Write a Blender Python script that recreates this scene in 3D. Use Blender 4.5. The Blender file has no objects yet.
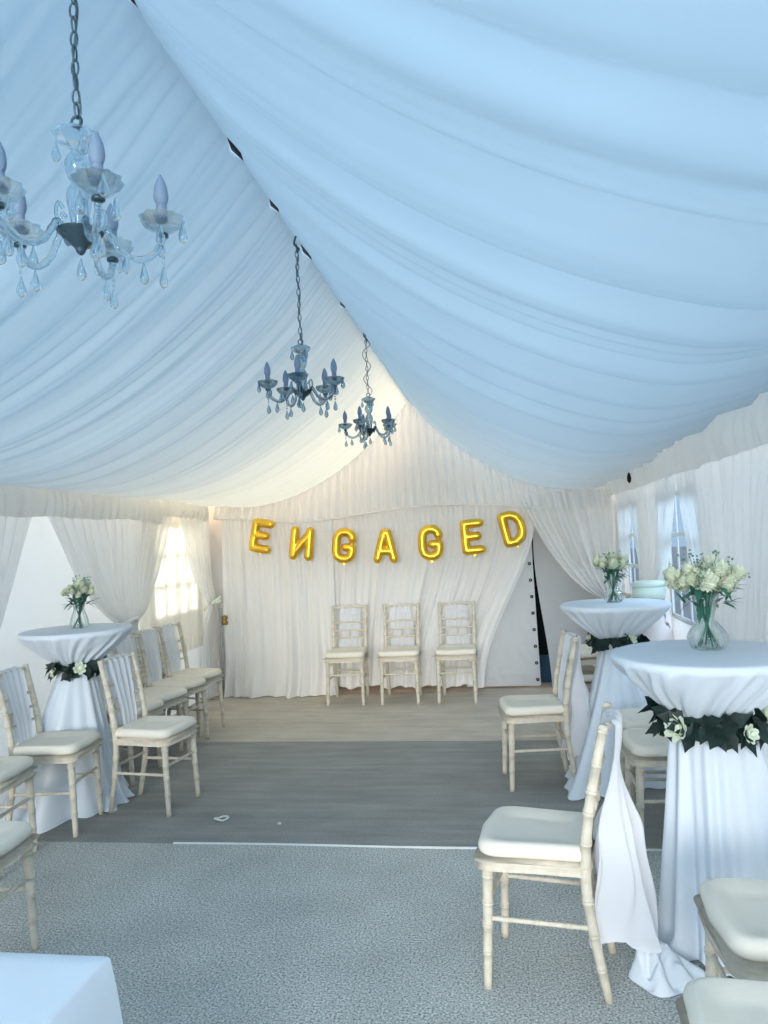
import bpy, math, random
from mathutils import Vector, Matrix, noise
PI = math.pi
R = math.radians
scene = bpy.context.scene
COL = scene.collection
rnd = random.Random(11)

# ------------------------------------------------------------------ materials
def srgb(r, g, b):
    f = lambda c: (c / 255 / 12.92) if c / 255 <= 0.04045 else ((c / 255 + 0.055) / 1.055) ** 2.4
    return (f(r), f(g), f(b), 1)

def new_mat(name):
    m = bpy.data.materials.new(name); m.use_nodes = True
    nt = m.node_tree; nt.nodes.clear()
    out = nt.nodes.new('ShaderNodeOutputMaterial')
    return m, nt, out

def principled(name, col, rough=0.6, metal=0.0, var=0.06, scale=12, bump=0.0, bscale=200, spec=0.4, sheen=0.0):
    m, nt, out = new_mat(name)
    N, L = nt.nodes, nt.links
    b = N.new('ShaderNodeBsdfPrincipled')
    b.inputs['Roughness'].default_value = rough; b.inputs['Metallic'].default_value = metal
    b.inputs['Specular IOR Level'].default_value = spec
    if sheen: b.inputs['Sheen Weight'].default_value = sheen
    tc = N.new('ShaderNodeTexCoord'); nz = N.new('ShaderNodeTexNoise')
    nz.inputs['Scale'].default_value = scale; nz.inputs['Detail'].default_value = 5
    L.new(tc.outputs['Object'], nz.inputs['Vector'])
    r = N.new('ShaderNodeValToRGB')
    r.color_ramp.elements[0].position = 0.3; r.color_ramp.elements[1].position = 0.7
    r.color_ramp.elements[0].color = [c * (1 - var) for c in col[:3]] + [1]
    r.color_ramp.elements[1].color = [min(1, c * (1 + var)) for c in col[:3]] + [1]
    L.new(nz.outputs['Fac'], r.inputs['Fac']); L.new(r.outputs['Color'], b.inputs['Base Color'])
    if bump:
        n2 = N.new('ShaderNodeTexNoise'); n2.inputs['Scale'].default_value = bscale
        L.new(tc.outputs['Object'], n2.inputs['Vector'])
        bp = N.new('ShaderNodeBump'); bp.inputs['Strength'].default_value = bump; bp.inputs['Distance'].default_value = 0.01
        L.new(n2.outputs['Fac'], bp.inputs['Height']); L.new(bp.outputs['Normal'], b.inputs['Normal'])
    L.new(b.outputs['BSDF'], out.inputs['Surface'])
    return m

def cloth_mat(name, col, transl=0.4, transp=0.0, weave=900, bump=0.08, var=0.03):
    m, nt, out = new_mat(name)
    N, L = nt.nodes, nt.links
    tc = N.new('ShaderNodeTexCoord')
    nz = N.new('ShaderNodeTexNoise'); nz.inputs['Scale'].default_value = 3.5; nz.inputs['Detail'].default_value = 4
    L.new(tc.outputs['Object'], nz.inputs['Vector'])
    r = N.new('ShaderNodeValToRGB')
    r.color_ramp.elements[0].color = [c * (1 - var) for c in col[:3]] + [1]
    r.color_ramp.elements[1].color = [min(1, c * (1 + var)) for c in col[:3]] + [1]
    L.new(nz.outputs['Fac'], r.inputs['Fac'])
    d = N.new('ShaderNodeBsdfDiffuse'); t = N.new('ShaderNodeBsdfTranslucent')
    L.new(r.outputs['Color'], d.inputs['Color']); L.new(r.outputs['Color'], t.inputs['Color'])
    if bump:
        w = N.new('ShaderNodeTexNoise'); w.inputs['Scale'].default_value = 35; w.inputs['Detail'].default_value = 6
        L.new(tc.outputs['Object'], w.inputs['Vector'])
        bp = N.new('ShaderNodeBump'); bp.inputs['Strength'].default_value = bump; bp.inputs['Distance'].default_value = 0.02
        L.new(w.outputs['Fac'], bp.inputs['Height'])
        L.new(bp.outputs['Normal'], d.inputs['Normal'])
    mx = N.new('ShaderNodeMixShader'); mx.inputs[0].default_value = transl
    L.new(d.outputs[0], mx.inputs[1]); L.new(t.outputs[0], mx.inputs[2])
    last = mx
    if transp:
        tp = N.new('ShaderNodeBsdfTransparent'); m2 = N.new('ShaderNodeMixShader')
        m2.inputs[0].default_value = transp
        L.new(mx.outputs[0], m2.inputs[1]); L.new(tp.outputs[0], m2.inputs[2]); last = m2
    L.new(last.outputs[0], out.inputs['Surface'])
    return m

def glass_mat(name, col, rough=0.02, mixt=0.35, ior=1.45):
    m, nt, out = new_mat(name)
    N, L = nt.nodes, nt.links
    g = N.new('ShaderNodeBsdfGlass'); g.inputs['Color'].default_value = col
    g.inputs['Roughness'].default_value = rough; g.inputs['IOR'].default_value = ior
    tp = N.new('ShaderNodeBsdfTransparent'); tp.inputs['Color'].default_value = col
    mx = N.new('ShaderNodeMixShader'); mx.inputs[0].default_value = mixt
    L.new(g.outputs[0], mx.inputs[1]); L.new(tp.outputs[0], mx.inputs[2]); L.new(mx.outputs[0], out.inputs['Surface'])
    return m

def pane_mat(name, col, haze):
    m, nt, out = new_mat(name)
    N, L = nt.nodes, nt.links
    tp = N.new('ShaderNodeBsdfTransparent'); tp.inputs['Color'].default_value = col
    gl = N.new('ShaderNodeBsdfGlossy'); gl.inputs['Roughness'].default_value = 0.08
    tr = N.new('ShaderNodeBsdfTranslucent'); tr.inputs['Color'].default_value = (0.8, 0.85, 0.9, 1)
    a = N.new('ShaderNodeMixShader'); a.inputs[0].default_value = 0.06
    L.new(tp.outputs[0], a.inputs[1]); L.new(gl.outputs[0], a.inputs[2])
    b = N.new('ShaderNodeMixShader'); b.inputs[0].default_value = haze
    L.new(a.outputs[0], b.inputs[1]); L.new(tr.outputs[0], b.inputs[2]); L.new(b.outputs[0], out.inputs['Surface'])
    return m

M = {}
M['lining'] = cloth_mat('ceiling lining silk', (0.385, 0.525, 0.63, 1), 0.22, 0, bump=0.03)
M['sheer'] = cloth_mat('sheer voile', (0.90, 0.90, 0.89, 1), 0.45, 0.22, bump=0.05)
M['net'] = cloth_mat('cream net', (0.92, 0.88, 0.78, 1), 0.5, 0.16, bump=0.02)
M['drape'] = cloth_mat('back wall voile', (0.90, 0.90, 0.88, 1), 0.2, 0.04, bump=0.05)
M['valance'] = cloth_mat('valance cloth', (0.84, 0.84, 0.81, 1), 0.25, 0, bump=0.1)
M['tarp'] = cloth_mat('white pvc tarpaulin', (0.84, 0.86, 0.87, 1), 0.45, 0, bump=0.12)
M['linen'] = cloth_mat('white tablecloth linen', (0.76, 0.83, 0.90, 1), 0.10, 0, bump=0.05)
M['sash'] = cloth_mat('white chiffon', (0.86, 0.88, 0.92, 1), 0.3, 0.16, bump=0.05)
M['wood'] = principled('limewashed wood', srgb(204, 197, 181), 0.5, 0, 0.10, 30, 0.15, 90)
M['pad'] = principled('ivory seat pad', srgb(226, 221, 208), 0.85, 0, 0.03, 8, 0.06, 300, spec=0.1)
M['gold'] = principled('gold foil', (0.84, 0.53, 0.06, 1), 0.36, 1.0, 0.05, 6, 0.25, 22)
M['metal'] = principled('dark tarnished metal', srgb(70, 88, 96), 0.35, 0.8, 0.15, 20)
M['chain'] = principled('grey chain metal', srgb(105, 122, 130), 0.35, 0.8, 0.1, 20)
M['black'] = principled('black plastic', srgb(26, 32, 42), 0.8, spec=0.1)
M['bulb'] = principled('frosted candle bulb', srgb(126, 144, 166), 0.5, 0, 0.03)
M['bulbdark'] = principled('backlit candle bulb', srgb(110, 130, 155), 0.5, 0, 0.03)  # darker copy of the bulb, backlit shade mixed into its colour
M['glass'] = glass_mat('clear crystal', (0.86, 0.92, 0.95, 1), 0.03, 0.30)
M['glassdark'] = glass_mat('backlit crystal', (0.60, 0.70, 0.76, 1), 0.03, 0.25)  # crystal tint darkened to paint the backlit look of the farther chandeliers
M['vase'] = glass_mat('vase glass', (0.97, 0.99, 0.985, 1), 0.0, 0.55, 1.3)
M['leaf'] = principled('dark ivy', srgb(15, 38, 34), 0.55, 0, 0.35, 25)
M['stem'] = principled('green stems', srgb(50, 105, 85), 0.5, 0, 0.25, 25)
M['sprig'] = principled('grey green sprigs', srgb(120, 150, 125), 0.7, 0, 0.25, 40)
M['bloom'] = principled('cream green petals', srgb(230, 236, 212), 0.7, 0, 0.08, 30)
M['rose'] = principled('cream rose', srgb(222, 232, 212), 0.7, 0, 0.06, 20)
M['white'] = principled('white paint', srgb(228, 230, 230), 0.5, 0, 0.03)
M['brass'] = principled('aged brass', srgb(150, 125, 70), 0.35, 0.7, 0.15, 30)
M['pole'] = principled('grey aluminium pole', srgb(170, 175, 175), 0.45, 0.5, 0.06)
M['dark'] = principled('shade-dark backing', srgb(14, 17, 24), 0.9, 0, 0.2)  # near-black colour stands in for the darkness beyond the slit
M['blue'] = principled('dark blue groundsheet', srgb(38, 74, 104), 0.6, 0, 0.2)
M['ground'] = principled('pale gravel', srgb(120, 128, 126), 0.9, 0, 0.2, 4)
M['paper'] = principled('white paper', srgb(225, 228, 228), 0.8, 0, 0.03)
M['pane'] = pane_mat('clear window vinyl', (0.30, 0.40, 0.50, 1), 0.06)
M['paneleft'] = pane_mat('frosted window vinyl', (0.9, 0.92, 0.92, 1), 0.92)
M['box'] = principled('pale green card', srgb(206, 222, 212), 0.8, 0, 0.03)

def floral_mat():
    m, nt, out = new_mat('floral print cotton')
    N, L = nt.nodes, nt.links
    b = N.new('ShaderNodeBsdfPrincipled'); b.inputs['Roughness'].default_value = 0.85
    tc = N.new('ShaderNodeTexCoord'); v = N.new('ShaderNodeTexVoronoi'); v.inputs['Scale'].default_value = 13
    nz = N.new('ShaderNodeTexNoise'); nz.inputs['Scale'].default_value = 9; L.new(tc.outputs['Object'], nz.inputs['Vector'])
    ad = N.new('ShaderNodeMix'); ad.data_type = 'RGBA'; ad.inputs[0].default_value = 0.22; L.new(tc.outputs['Object'], ad.inputs[6]); L.new(nz.outputs['Color'], ad.inputs[7])
    L.new(ad.outputs[2], v.inputs['Vector'])
    r = N.new('ShaderNodeValToRGB'); e = r.color_ramp.elements
    r.color_ramp.interpolation = 'EASE'
    e[0].position = 0.12; e[0].color = srgb(95, 100, 105); e[1].position = 0.30; e[1].color = srgb(222, 214, 212)
    x = e.new(0.2); x.color = srgb(190, 165, 170)
    L.new(v.outputs['Distance'], r.inputs['Fac']); L.new(r.outputs['Color'], b.inputs['Base Color'])
    L.new(b.outputs[0], out.inputs['Surface'])
    return m
M['floral'] = floral_mat()

def carpet_mat():
    m, nt, out = new_mat('grey event carpet')
    N, L = nt.nodes, nt.links
    b = N.new('ShaderNodeBsdfPrincipled'); b.inputs['Roughness'].default_value = 0.95
    b.inputs['Specular IOR Level'].default_value = 0.1
    tc = N.new('ShaderNodeTexCoord'); sp = N.new('ShaderNodeSeparateXYZ')
    L.new(tc.outputs['Object'], sp.inputs[0])
    def nzt(scale, detail, vec=None, rough=0.6):
        n = N.new('ShaderNodeTexNoise'); n.inputs['Scale'].default_value = scale; n.inputs['Detail'].default_value = detail
        n.inputs['Roughness'].default_value = rough
        L.new(vec if vec else tc.outputs['Object'], n.inputs['Vector']); return n.outputs['Fac']
    def ramp(fac, c0, c1, p0=0.3, p1=0.7):
        r = N.new('ShaderNodeValToRGB'); e = r.color_ramp.elements
        e[0].position = p0; e[1].position = p1; e[0].color = c0; e[1].color = c1
        L.new(fac, r.inputs['Fac']); return r.outputs['Color']
    def mix(fac, a, c, mode='MIX'):
        x = N.new('ShaderNodeMix'); x.data_type = 'RGBA'; x.blend_type = mode
        if isinstance(fac, float): x.inputs[0].default_value = fac
        else: L.new(fac, x.inputs[0])
        L.new(a, x.inputs[6]); L.new(c, x.inputs[7]); return x.outputs[2]
    mp = N.new('ShaderNodeMapping'); mp.inputs['Scale'].default_value = (0.8, 6, 1); L.new(tc.outputs['Object'], mp.inputs[0])
    streak = nzt(2.0, 6, mp.outputs[0])
    speck = nzt(120, 2, None, 0.75); blotch = nzt(2.6, 5)
    near = ramp(speck, srgb(100, 110, 112), srgb(246, 248, 242), 0.30, 0.70)
    mid = ramp(streak, srgb(134, 136, 133), srgb(176, 176, 170), 0.25, 0.78)
    far = ramp(streak, srgb(192, 184, 170), srgb(216, 209, 196), 0.3, 0.72)
    midn = mix(0.35, mid, ramp(speck, srgb(92, 97, 100), srgb(196, 196, 194)))
    farn = mix(0.25, far, ramp(speck, srgb(120, 118, 112), srgb(196, 192, 182)))
    def step(y0, w):
        r = N.new('ShaderNodeMapRange'); r.inputs[1].default_value = y0 - w; r.inputs[2].default_value = y0 + w
        L.new(sp.outputs[1], r.inputs[0]); return r.outputs[0]
    c = mix(step(3.81, 0.004), near, midn); c = mix(step(5.79, 0.006), c, farn)
    c = mix(0.5, c, ramp(blotch, (0.55, 0.55, 0.55, 1), (1, 1, 1, 1), 0.25, 0.75), 'MULTIPLY')
    L.new(c, b.inputs['Base Color'])
    bp = N.new('ShaderNodeBump'); bp.inputs['Strength'].default_value = 0.5; bp.inputs['Distance'].default_value = 0.006
    L.new(speck, bp.inputs['Height']); L.new(bp.outputs['Normal'], b.inputs['Normal'])
    L.new(b.outputs[0], out.inputs['Surface'])
    return m
M['carpet'] = carpet_mat()

# ------------------------------------------------------------------ mesh helpers
class MB:
    def __init__(s): s.v = []; s.f = []
    def add(s, verts, faces):
        o = len(s.v); s.v += [tuple(p) for p in verts]; s.f += [tuple(i + o for i in f) for f in faces]
    def grid(s, fn, nu, nv, cu=False):
        vs = [fn(i / (nu if cu else nu - 1), j / (nv - 1)) for j in range(nv) for i in range(nu)]
        fs = []
        for j in range(nv - 1):
            for i in range(nu if cu else nu - 1):
                k = (i + 1) % nu
                fs.append((j * nu + i, j * nu + k, (j + 1) * nu + k, (j + 1) * nu + i))
        s.add(vs, fs)
    def box(s, x0, x1, y0, y1, z0, z1):
        s.add([(x, y, z) for z in (z0, z1) for y in (y0, y1) for x in (x0, x1)],
              [(0, 2, 3, 1), (4, 5, 7, 6), (0, 1, 5, 4), (2, 6, 7, 3), (0, 4, 6, 2), (1, 3, 7, 5)])
    def tube(s, pts, rad, n=8, closed=False):
        pts = [Vector(p) for p in pts]; m = len(pts)
        rad = [rad] * m if isinstance(rad, (int, float)) else rad
        T = []
        for i in range(m):
            a = pts[i - 1] if (i or closed) else pts[i]; b = pts[(i + 1) % m] if (i < m - 1 or closed) else pts[i]
            T.append((b - a).normalized())
        up = Vector((0, 0, 1)) if abs(T[0].z) < 0.9 else Vector((1, 0, 0))
        nrm = (up - T[0] * up.dot(T[0])).normalized(); vs = []
        for i in range(m):
            nrm = (nrm - T[i] * nrm.dot(T[i])).normalized(); bi = T[i].cross(nrm)
            for k in range(n):
                a = 2 * PI * k / n; vs.append(pts[i] + (nrm * math.cos(a) + bi * math.sin(a)) * rad[i])
        fs = []
        for i in range(m if closed else m - 1):
            for k in range(n):
                j = (i + 1) % m
                fs.append((i * n + k, i * n + (k + 1) % n, j * n + (k + 1) % n, j * n + k))
        if not closed: fs += [tuple(range(n))[::-1], tuple((m - 1) * n + k for k in range(n))]
        s.add(vs, fs)
    def lathe(s, prof, n=20, c=(0, 0, 0), rfn=None, cap=True):
        vs = []; fs = []
        for r, z in prof:
            for k in range(n):
                a = 2 * PI * k / n; rr = r * (rfn(a, z) if rfn else 1)
                vs.append((c[0] + rr * math.cos(a), c[1] + rr * math.sin(a), c[2] + z))
        m = len(prof)
        for i in range(m - 1):
            for k in range(n): fs.append((i * n + k, i * n + (k + 1) % n, (i + 1) * n + (k + 1) % n, (i + 1) * n + k))
        if cap:
            fs += [tuple(range(n))[::-1], tuple((m - 1) * n + k for k in range(n))]
        s.add(vs, fs)
    def ball(s, c, r, n=10, sz=1.0):
        m = max(5, n // 2 + 1)
        s.lathe([(max(1e-4, r * math.sin(PI * i / (m - 1))), -r * sz * math.cos(PI * i / (m - 1))) for i in range(m)], n, c)
    def mesh(s, name, mat, smooth=True):
        me = bpy.data.meshes.new(name); me.from_pydata(s.v, [], s.f); me.update()
        if smooth: me.polygons.foreach_set('use_smooth', [True] * len(me.polygons))
        me.materials.append(M[mat] if isinstance(mat, str) else mat)
        return me
    def build(s, name, mat, parent=None, smooth=True, angle=None):
        o = bpy.data.objects.new(name, s.mesh(name, mat, smooth)); COL.objects.link(o)
        if parent: o.parent = parent
        if angle is not None: sharp(o, angle)
        return o

def sharp(o, deg=40):
    import bmesh
    bm = bmesh.new(); bm.from_mesh(o.data)
    for e in bm.edges:
        if len(e.link_faces) == 2 and e.calc_face_angle(0) > R(deg): e.smooth = False
    bm.to_mesh(o.data); bm.free()

def tag(o, label, cat, group=None):
    o['label'] = label; o['category'] = cat
    if group: o['group'] = group
    return o
def empty(name, loc=(0, 0, 0), rz=0):
    o = bpy.data.objects.new(name, None); COL.objects.link(o); o.location = loc; o.rotation_euler = (0, 0, rz)
    o.empty_display_size = 0.1
    return o
def structure(o): o['kind'] = 'structure'; return o
def copy_tree(o, parent=None):
    c = o.copy(); COL.objects.link(c); c.parent = parent
    for ch in list(o.children): copy_tree(ch, c)
    return c
def lerp(a, b, t): return a + (b - a) * t
def sm(t): t = max(0, min(1, t)); return t * t * (3 - 2 * t)
def n1(x, seed=0.0): return noise.noise(Vector((x, seed, seed * 0.37)))

# ------------------------------------------------------------------ room numbers
XL, XR, YB, Y0 = -3.15, 1.19, 7.72, -1.6
XRIDGE, ZRIDGE = -0.86, 2.965

def lining_z(s): return ZRIDGE - 0.97 * (1 - (1 - s / 1.8) ** 2)

# floor / ground
b = MB(); b.grid(lambda u, v: (lerp(XL, XR, u), lerp(Y0, 8.6, v), 0), 2, 2)
fl = b.build('floor', 'carpet', smooth=False); structure(fl)
b = MB(); b.grid(lambda u, v: (lerp(-60, 60, u), lerp(-60, 60, v), -0.03), 2, 2)
structure(b.build('ground', 'ground', smooth=False))
b = MB(); b.grid(lambda u, v: (lerp(-1.8, 0.75, u), 3.81 + 0.006 * math.sin(u * 9) + (v - 0.5) * (0.022 if u < 0.5 else 0.026), 0.006 * math.sin(PI * v) + 0.001), 30, 5)
structure(b.build('trim_1', 'white'))
b = MB(); b.grid(lambda u, v: (lerp(-2.35, 0.45, u), 5.79 + 0.005 * math.sin(u * 7) + (v - 0.5) * 0.02, 0.004 * math.sin(PI * v) + 0.001), 30, 5)
structure(b.build('trim_2', principled('pale carpet tape', srgb(176, 172, 162), 0.8)))

# ------------------------------------------------------------------ ceiling lining
def make_creases(seed, lo=0.10, hi=0.34):
    r = random.Random(seed); ys = [Y0 - 0.2]
    while ys[-1] < YB + 0.5:
        ys.append(ys[-1] + (r.uniform(lo, hi) if r.random() < 0.75 else r.uniform(0.05, 0.1)))
    return ys
def scallop(ys, y):
    import bisect
    i = bisect.bisect_right(ys, y) - 1
    if i < 0 or i >= len(ys) - 1: return 0
    w = ys[i + 1] - ys[i]; u = (y - ys[i]) / w
    u = u ** 1.5 if i % 3 else 1 - (1 - u) ** 1.5
    return math.sin(PI * u) ** 0.85 * min(0.075, w * 0.19)
def lining(side, seed):
    W = 2.24 if side < 0 else 1.98
    ys = make_creases(seed, *((0.12, 0.36) if side < 0 else (0.20, 0.52)))
    ys2 = make_creases(seed + 5, 0.04, 0.12)
    gaps = [(1.70, 0.13), (2.52, 0.12), (2.98, 0.10), (3.50, 0.16), (4.35, 0.10)]
    def fn(u, v):
        s = W * v ** 0.9
        y = lerp(Y0, YB - 0.12, u)
        z = lining_z(s if side < 0 else s * 1.02) + (0.10 * sm((s - 1.35) / 0.6) * (1 - 0.8 * sm((y - 3.0) / 4)) if side > 0 else 0.02 * sm((s - 1.6) / 0.6))
        sl = -0.97 * 2 / 1.8 * (1 - s / 1.8)
        nx, nz = -side * sl, -1.0
        ln = math.hypot(nx, nz); nx, nz = -side * (-sl) / ln, -1 / ln
        yy = y + 0.10 * n1(y * 0.7 + 3.1, s * 0.6 + seed) + 0.10 * (s - 0.9) * n1(y * 0.35, 7.7 + seed)
        body = sm(s / 0.25) * (0.45 + 0.55 * math.sin(PI * min(1, s / 2.2)))
        d = scallop(ys, yy) * body * (0.85 if side < 0 else 0.9)
        d += (0.6 if side < 0 else 0.25) * scallop(ys2, yy + 0.03 * n1(s * 2, y)) * (0.25 + 0.75 * math.exp(-s / 0.45)) * sm(s / 0.05)
        d += 0.035 * n1(yy * 2.6, 5.1 + seed) * body
        d += 0.05 * n1(y * 0.8, 2.2 + seed) * math.sin(PI * s / 2.1)
        x = XRIDGE + side * s
        g = 0
        if v == 0:
            for gy, gw in gaps: g = max(g, 1 - abs(y - gy) / gw)
            x += side * (-0.006 + 0.022 * max(0, g))
        return (x + nx * d, y, z + nz * d)
    b = MB(); b.grid(fn, 1000, 64)
    return structure(b.build('ceiling', 'lining'))
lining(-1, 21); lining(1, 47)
b = MB(); b.tube([(XRIDGE, Y0, ZRIDGE + 0.062), (XRIDGE, YB, ZRIDGE + 0.062)], 0.05, 14)
tag(b.build('ridge_pole', 'black'), 'dark ridge pole glimpsed through slits along the ceiling peak', 'pole')

# ------------------------------------------------------------------ walls with windows
def wall_side(x, wins, name, z1=2.3):
    b = MB(); th = 0.012
    ycur = Y0
    for (a, c) in wins:
        b.box(x - th, x + th, ycur, a, 0.0, z1)
        b.box(x - th, x + th, a, c, 0.0, 0.92); b.box(x - th, x + th, a, c, 1.78, z1)
        ycur = c
    b.box(x - th, x + th, ycur, YB, 0.0, z1)
    return structure(b.build(name, 'tarp', smooth=False))
winsR = [(4.55, 5.65), (6.4, 7.4)]
winsL = [(6.42, 7.42)]
wall_side(XR, winsR, 'wall_right'); wall_side(XL, winsL, 'wall_left')
wi = 0
for x, wins, pm, s in ((XL, winsL, 'paneleft', 1), (XR, winsR, 'pane', -1)):
    for a, c in wins:
        wi += 1
        root = structure(empty('window_%d' % wi, (x, (a + c) / 2, 0.92)))
        h = 0.86; w = (c - a) / 2
        b = MB(); b.grid(lambda u, v: (0, lerp(-w, w, u), lerp(0, h, v)), 2, 2); b.build('pane', pm, root, smooth=False)
        b = MB()
        for k in range(5):
            yy = lerp(-w, w, k / 4); b.box(s * 0.004 - 0.004, s * 0.004 + 0.004, yy - 0.018, yy + 0.018, 0, h)
        for k in range(4):
            zz = lerp(0, h, k / 3); b.box(s * 0.005 - 0.004, s * 0.005 + 0.004, -w, w, zz - 0.016, zz + 0.016)
        b.build('glazing_bars', 'white' if s < 0 else 'tarp', root, smooth=False)
# back wall of tarpaulin: left sheet up to the doorway slit, right sheet, and gable above
b = MB()
def backl(u, v):
    x = lerp(XL, 0.30, u); z = lerp(0.07, 2.1, v)
    if x > -0.35: z = lerp(0.02, 2.1, v)
    return (x, YB + 0.008 * n1(x * 5, z * 4) + 0.004 * n1(x * 14, z * 11), z)
b.grid(backl, 140, 60)
structure(b.build('wall_back', 'tarp'))
b = MB()
def backr(u, v):
    z = lerp(0.0, 2.1, v); x = lerp(lerp(0.425, 0.315, sm(v * 1.55)), XR, u)
    return (x, YB + 0.02 + 0.012 * n1(x * 4 + 9, z * 3), z)
b.grid(backr, 40, 40)
structure(b.build('wall_back', 'tarp'))
b = MB()
b.add([(XL, YB + 0.03, 2.08), (XR, YB + 0.03, 2.08), (XR, YB + 0.03, 2.15), (XRIDGE, YB + 0.03, 3.1), (XL, YB + 0.03, 2.15)], [(0, 1, 2, 3, 4)])
structure(b.build('wall_back', 'tarp', smooth=False))
# added near-black box behind the back wall, keeps the slit and hem gaps dark
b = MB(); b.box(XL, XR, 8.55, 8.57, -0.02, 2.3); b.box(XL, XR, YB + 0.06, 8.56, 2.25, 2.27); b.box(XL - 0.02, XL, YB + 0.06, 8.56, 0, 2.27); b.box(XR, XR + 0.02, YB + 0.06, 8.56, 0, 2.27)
structure(b.build('wall_dark_backing', 'dark', smooth=False))
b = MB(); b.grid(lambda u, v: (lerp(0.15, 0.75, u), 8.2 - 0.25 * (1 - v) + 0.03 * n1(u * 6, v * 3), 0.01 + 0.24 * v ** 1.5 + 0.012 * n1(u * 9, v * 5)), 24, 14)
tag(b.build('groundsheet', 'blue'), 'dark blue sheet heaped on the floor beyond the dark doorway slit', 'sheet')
# eyelets of the door flap
t = empty('door_flap', (0, YB - 0.03, 0))
tag(t, 'plain white door flap with a row of dark eyelets beside the dark slit', 'door flap')
b = MB()
def flap(u, v):
    x = lerp(-0.42, 0.315 - 0.02 * v, u); z = lerp(0.03, 1.5, v)
    return (x, 0.012 * n1(x * 6 + z * 3, 3.3) + 0.006 * n1(x * 15, z * 13), z + 0.01 * n1(x * 3, 8))
b.grid(flap, 60, 70); b.build('sheet', 'tarp', t)
b = MB(); b.grid(lambda u, v: (lerp(-0.42, 0.312, u), -0.012 + 0.006 * n1(u * 5, 1), lerp(0.145, 0.165, v) + 0.008 * n1(u * 3, 4)), 40, 3); b.build('hem', 'tarp', t)
for k in range(8):
    z = 0.09 + k * 0.165
    b = MB(); b.tube([(0.285 - 0.003 * k + 0.011 * math.cos(a), -0.016, z + 0.011 * math.sin(a)) for a in [2 * PI * i / 10 for i in range(10)]], 0.006, 6, True)
    b.build('eyelet', 'black', t)

# ------------------------------------------------------------------ curtains
def tied_curtain(name, x, yp, yl, yr, label, group, mat='sheer', side=1, ztie=0.98, ztop=1.93, seed=0, axis='y'):
    """sheer gathered on a pole: spreads to yl / yr at the top, pinched at ztie, hanging loose to the floor"""
    b = MB(); nfold = (yr - yl) / 0.125
    def fn(u, v):
        z = lerp(ztop, 0.015, v)
        lo_t, hi_t = yp - min(0.10, (yp - yl) * 0.35) - 0.015, yp + min(0.10, (yr - yp) * 0.35) + 0.015
        if z > ztie:
            k = (z - ztie) / (ztop - ztie); k2 = k ** 0.62
            lo, hi = lerp(lo_t, yl, k2), lerp(hi_t, yr, k2)
        else:
            k = 1 - z / ztie; kk = k ** 0.6
            lo, hi = lerp(lo_t, yp - 0.24 * (1 if yl < yp - 0.05 else 0.3), kk), lerp(hi_t, yp + 0.24 * (1 if yr > yp + 0.05 else 0.3), kk)
        uu = u + 0.02 * n1(u * 7 + seed, v * 3)
        y = lerp(lo, hi, uu)
        pin = abs(z - ztie)
        amp = 0.017 + 0.014 * min(1, pin / 0.4)
        off = amp * math.sin(2 * PI * nfold * u + 1.3 * n1(u * 5, seed)) + 0.6 * amp * n1(u * nfold * 1.7 + seed, v * 2.0)
        off += 0.05 * math.exp(-(pin / 0.22) ** 2)
        if axis == 'y': return (x + side * (0.03 + off), y, z)
        return (y, x + side * (0.03 + off), z)
    b.grid(fn, int(max(90, nfold * 20)), 56)
    o = b.build(name, mat); tag(o, label, 'curtain', group)
    return o
def tieback(x, y, z, label, mat='white', r=0.085, axis='y', bow=False):
    t = empty('curtain_tieback', (x, y, z))
    tag(t, label, 'tieback')
    b = MB()
    pts = []
    for i in range(20):
        a = 2 * PI * i / 20
        p = (0.055 * math.cos(a), r * math.sin(a), 0.035 * math.cos(a))
        pts.append(p if axis == 'y' else (p[1], p[0], p[2]))
    b.tube(pts, 0.016, 8, True); b.build('band', mat, t)
    if bow:
        for sgn in (-1, 1):
            b = MB()
            b.grid(lambda u, v: (sgn * (0.01 + 0.085 * u), -0.04 - 0.035 * math.sin(PI * u) + 0.006 * math.sin(v * 9), 0.05 * (v - 0.5) * (0.35 + 1.1 * u) + sgn * 0.055 * u), 10, 7)
            b.build('bow_loop', mat, t)
    return t
GL = 'sheer tied curtains along the left wall'; GR = 'sheer tied curtains along the right wall'
CXL, CXR = -3.10, 1.165
tied_curtain('curtain', CXL, 3.85, 2.75, 4.62, 'sheer white curtain sweeping down leftward behind the left cocktail table, nearest on its wall', GL, seed=1)
tied_curtain('curtain', CXL, 5.72, 4.66, 6.72, 'sheer white curtain gathered in a V between the two left windows', GL, seed=2)
tied_curtain('curtain', CXL + 0.02, 7.50, 6.84, 7.56, 'cream sheer curtain pulled toward the left back corner post beside the warm window', GL, seed=3)
tied_curtain('curtain', CXR, 4.0, 2.6, 5.10, 'sheer white curtain at the right wall behind the nearest cocktail table', GR, side=-1, seed=4, ztie=0.5)
tied_curtain('curtain', CXR, 5.98, 5.06, 6.90, 'sheer white curtain hanging between the two blue window slits on the right', GR, side=-1, seed=5)
tied_curtain('curtain', CXR, 1.9, 0.9, 2.7, 'sheer white curtain on the right wall nearest the viewer', GR, side=-1, seed=6)
tied_curtain('curtain', YB - 0.13, 1.04, 0.16, 1.10, 'white curtain swept diagonally across the right end of the back wall', 'tied curtain in the right back corner', side=-1, ztie=0.9, ztop=1.94, seed=7, axis='x', mat='drape')
tied_curtain('curtain', CXR, 7.45, 6.95, 7.55, 'narrow sheer curtain right of the diagonal one in the right back corner', GR, side=-1, seed=8)
b = MB()
b.grid(lambda u, v: (-3.118 + 0.010 * math.sin(u * 75 + 3 * n1(u * 6, 2)), lerp(6.1, 7.5, u), lerp(1.95, 0.55, v)), 200, 8)
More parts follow.
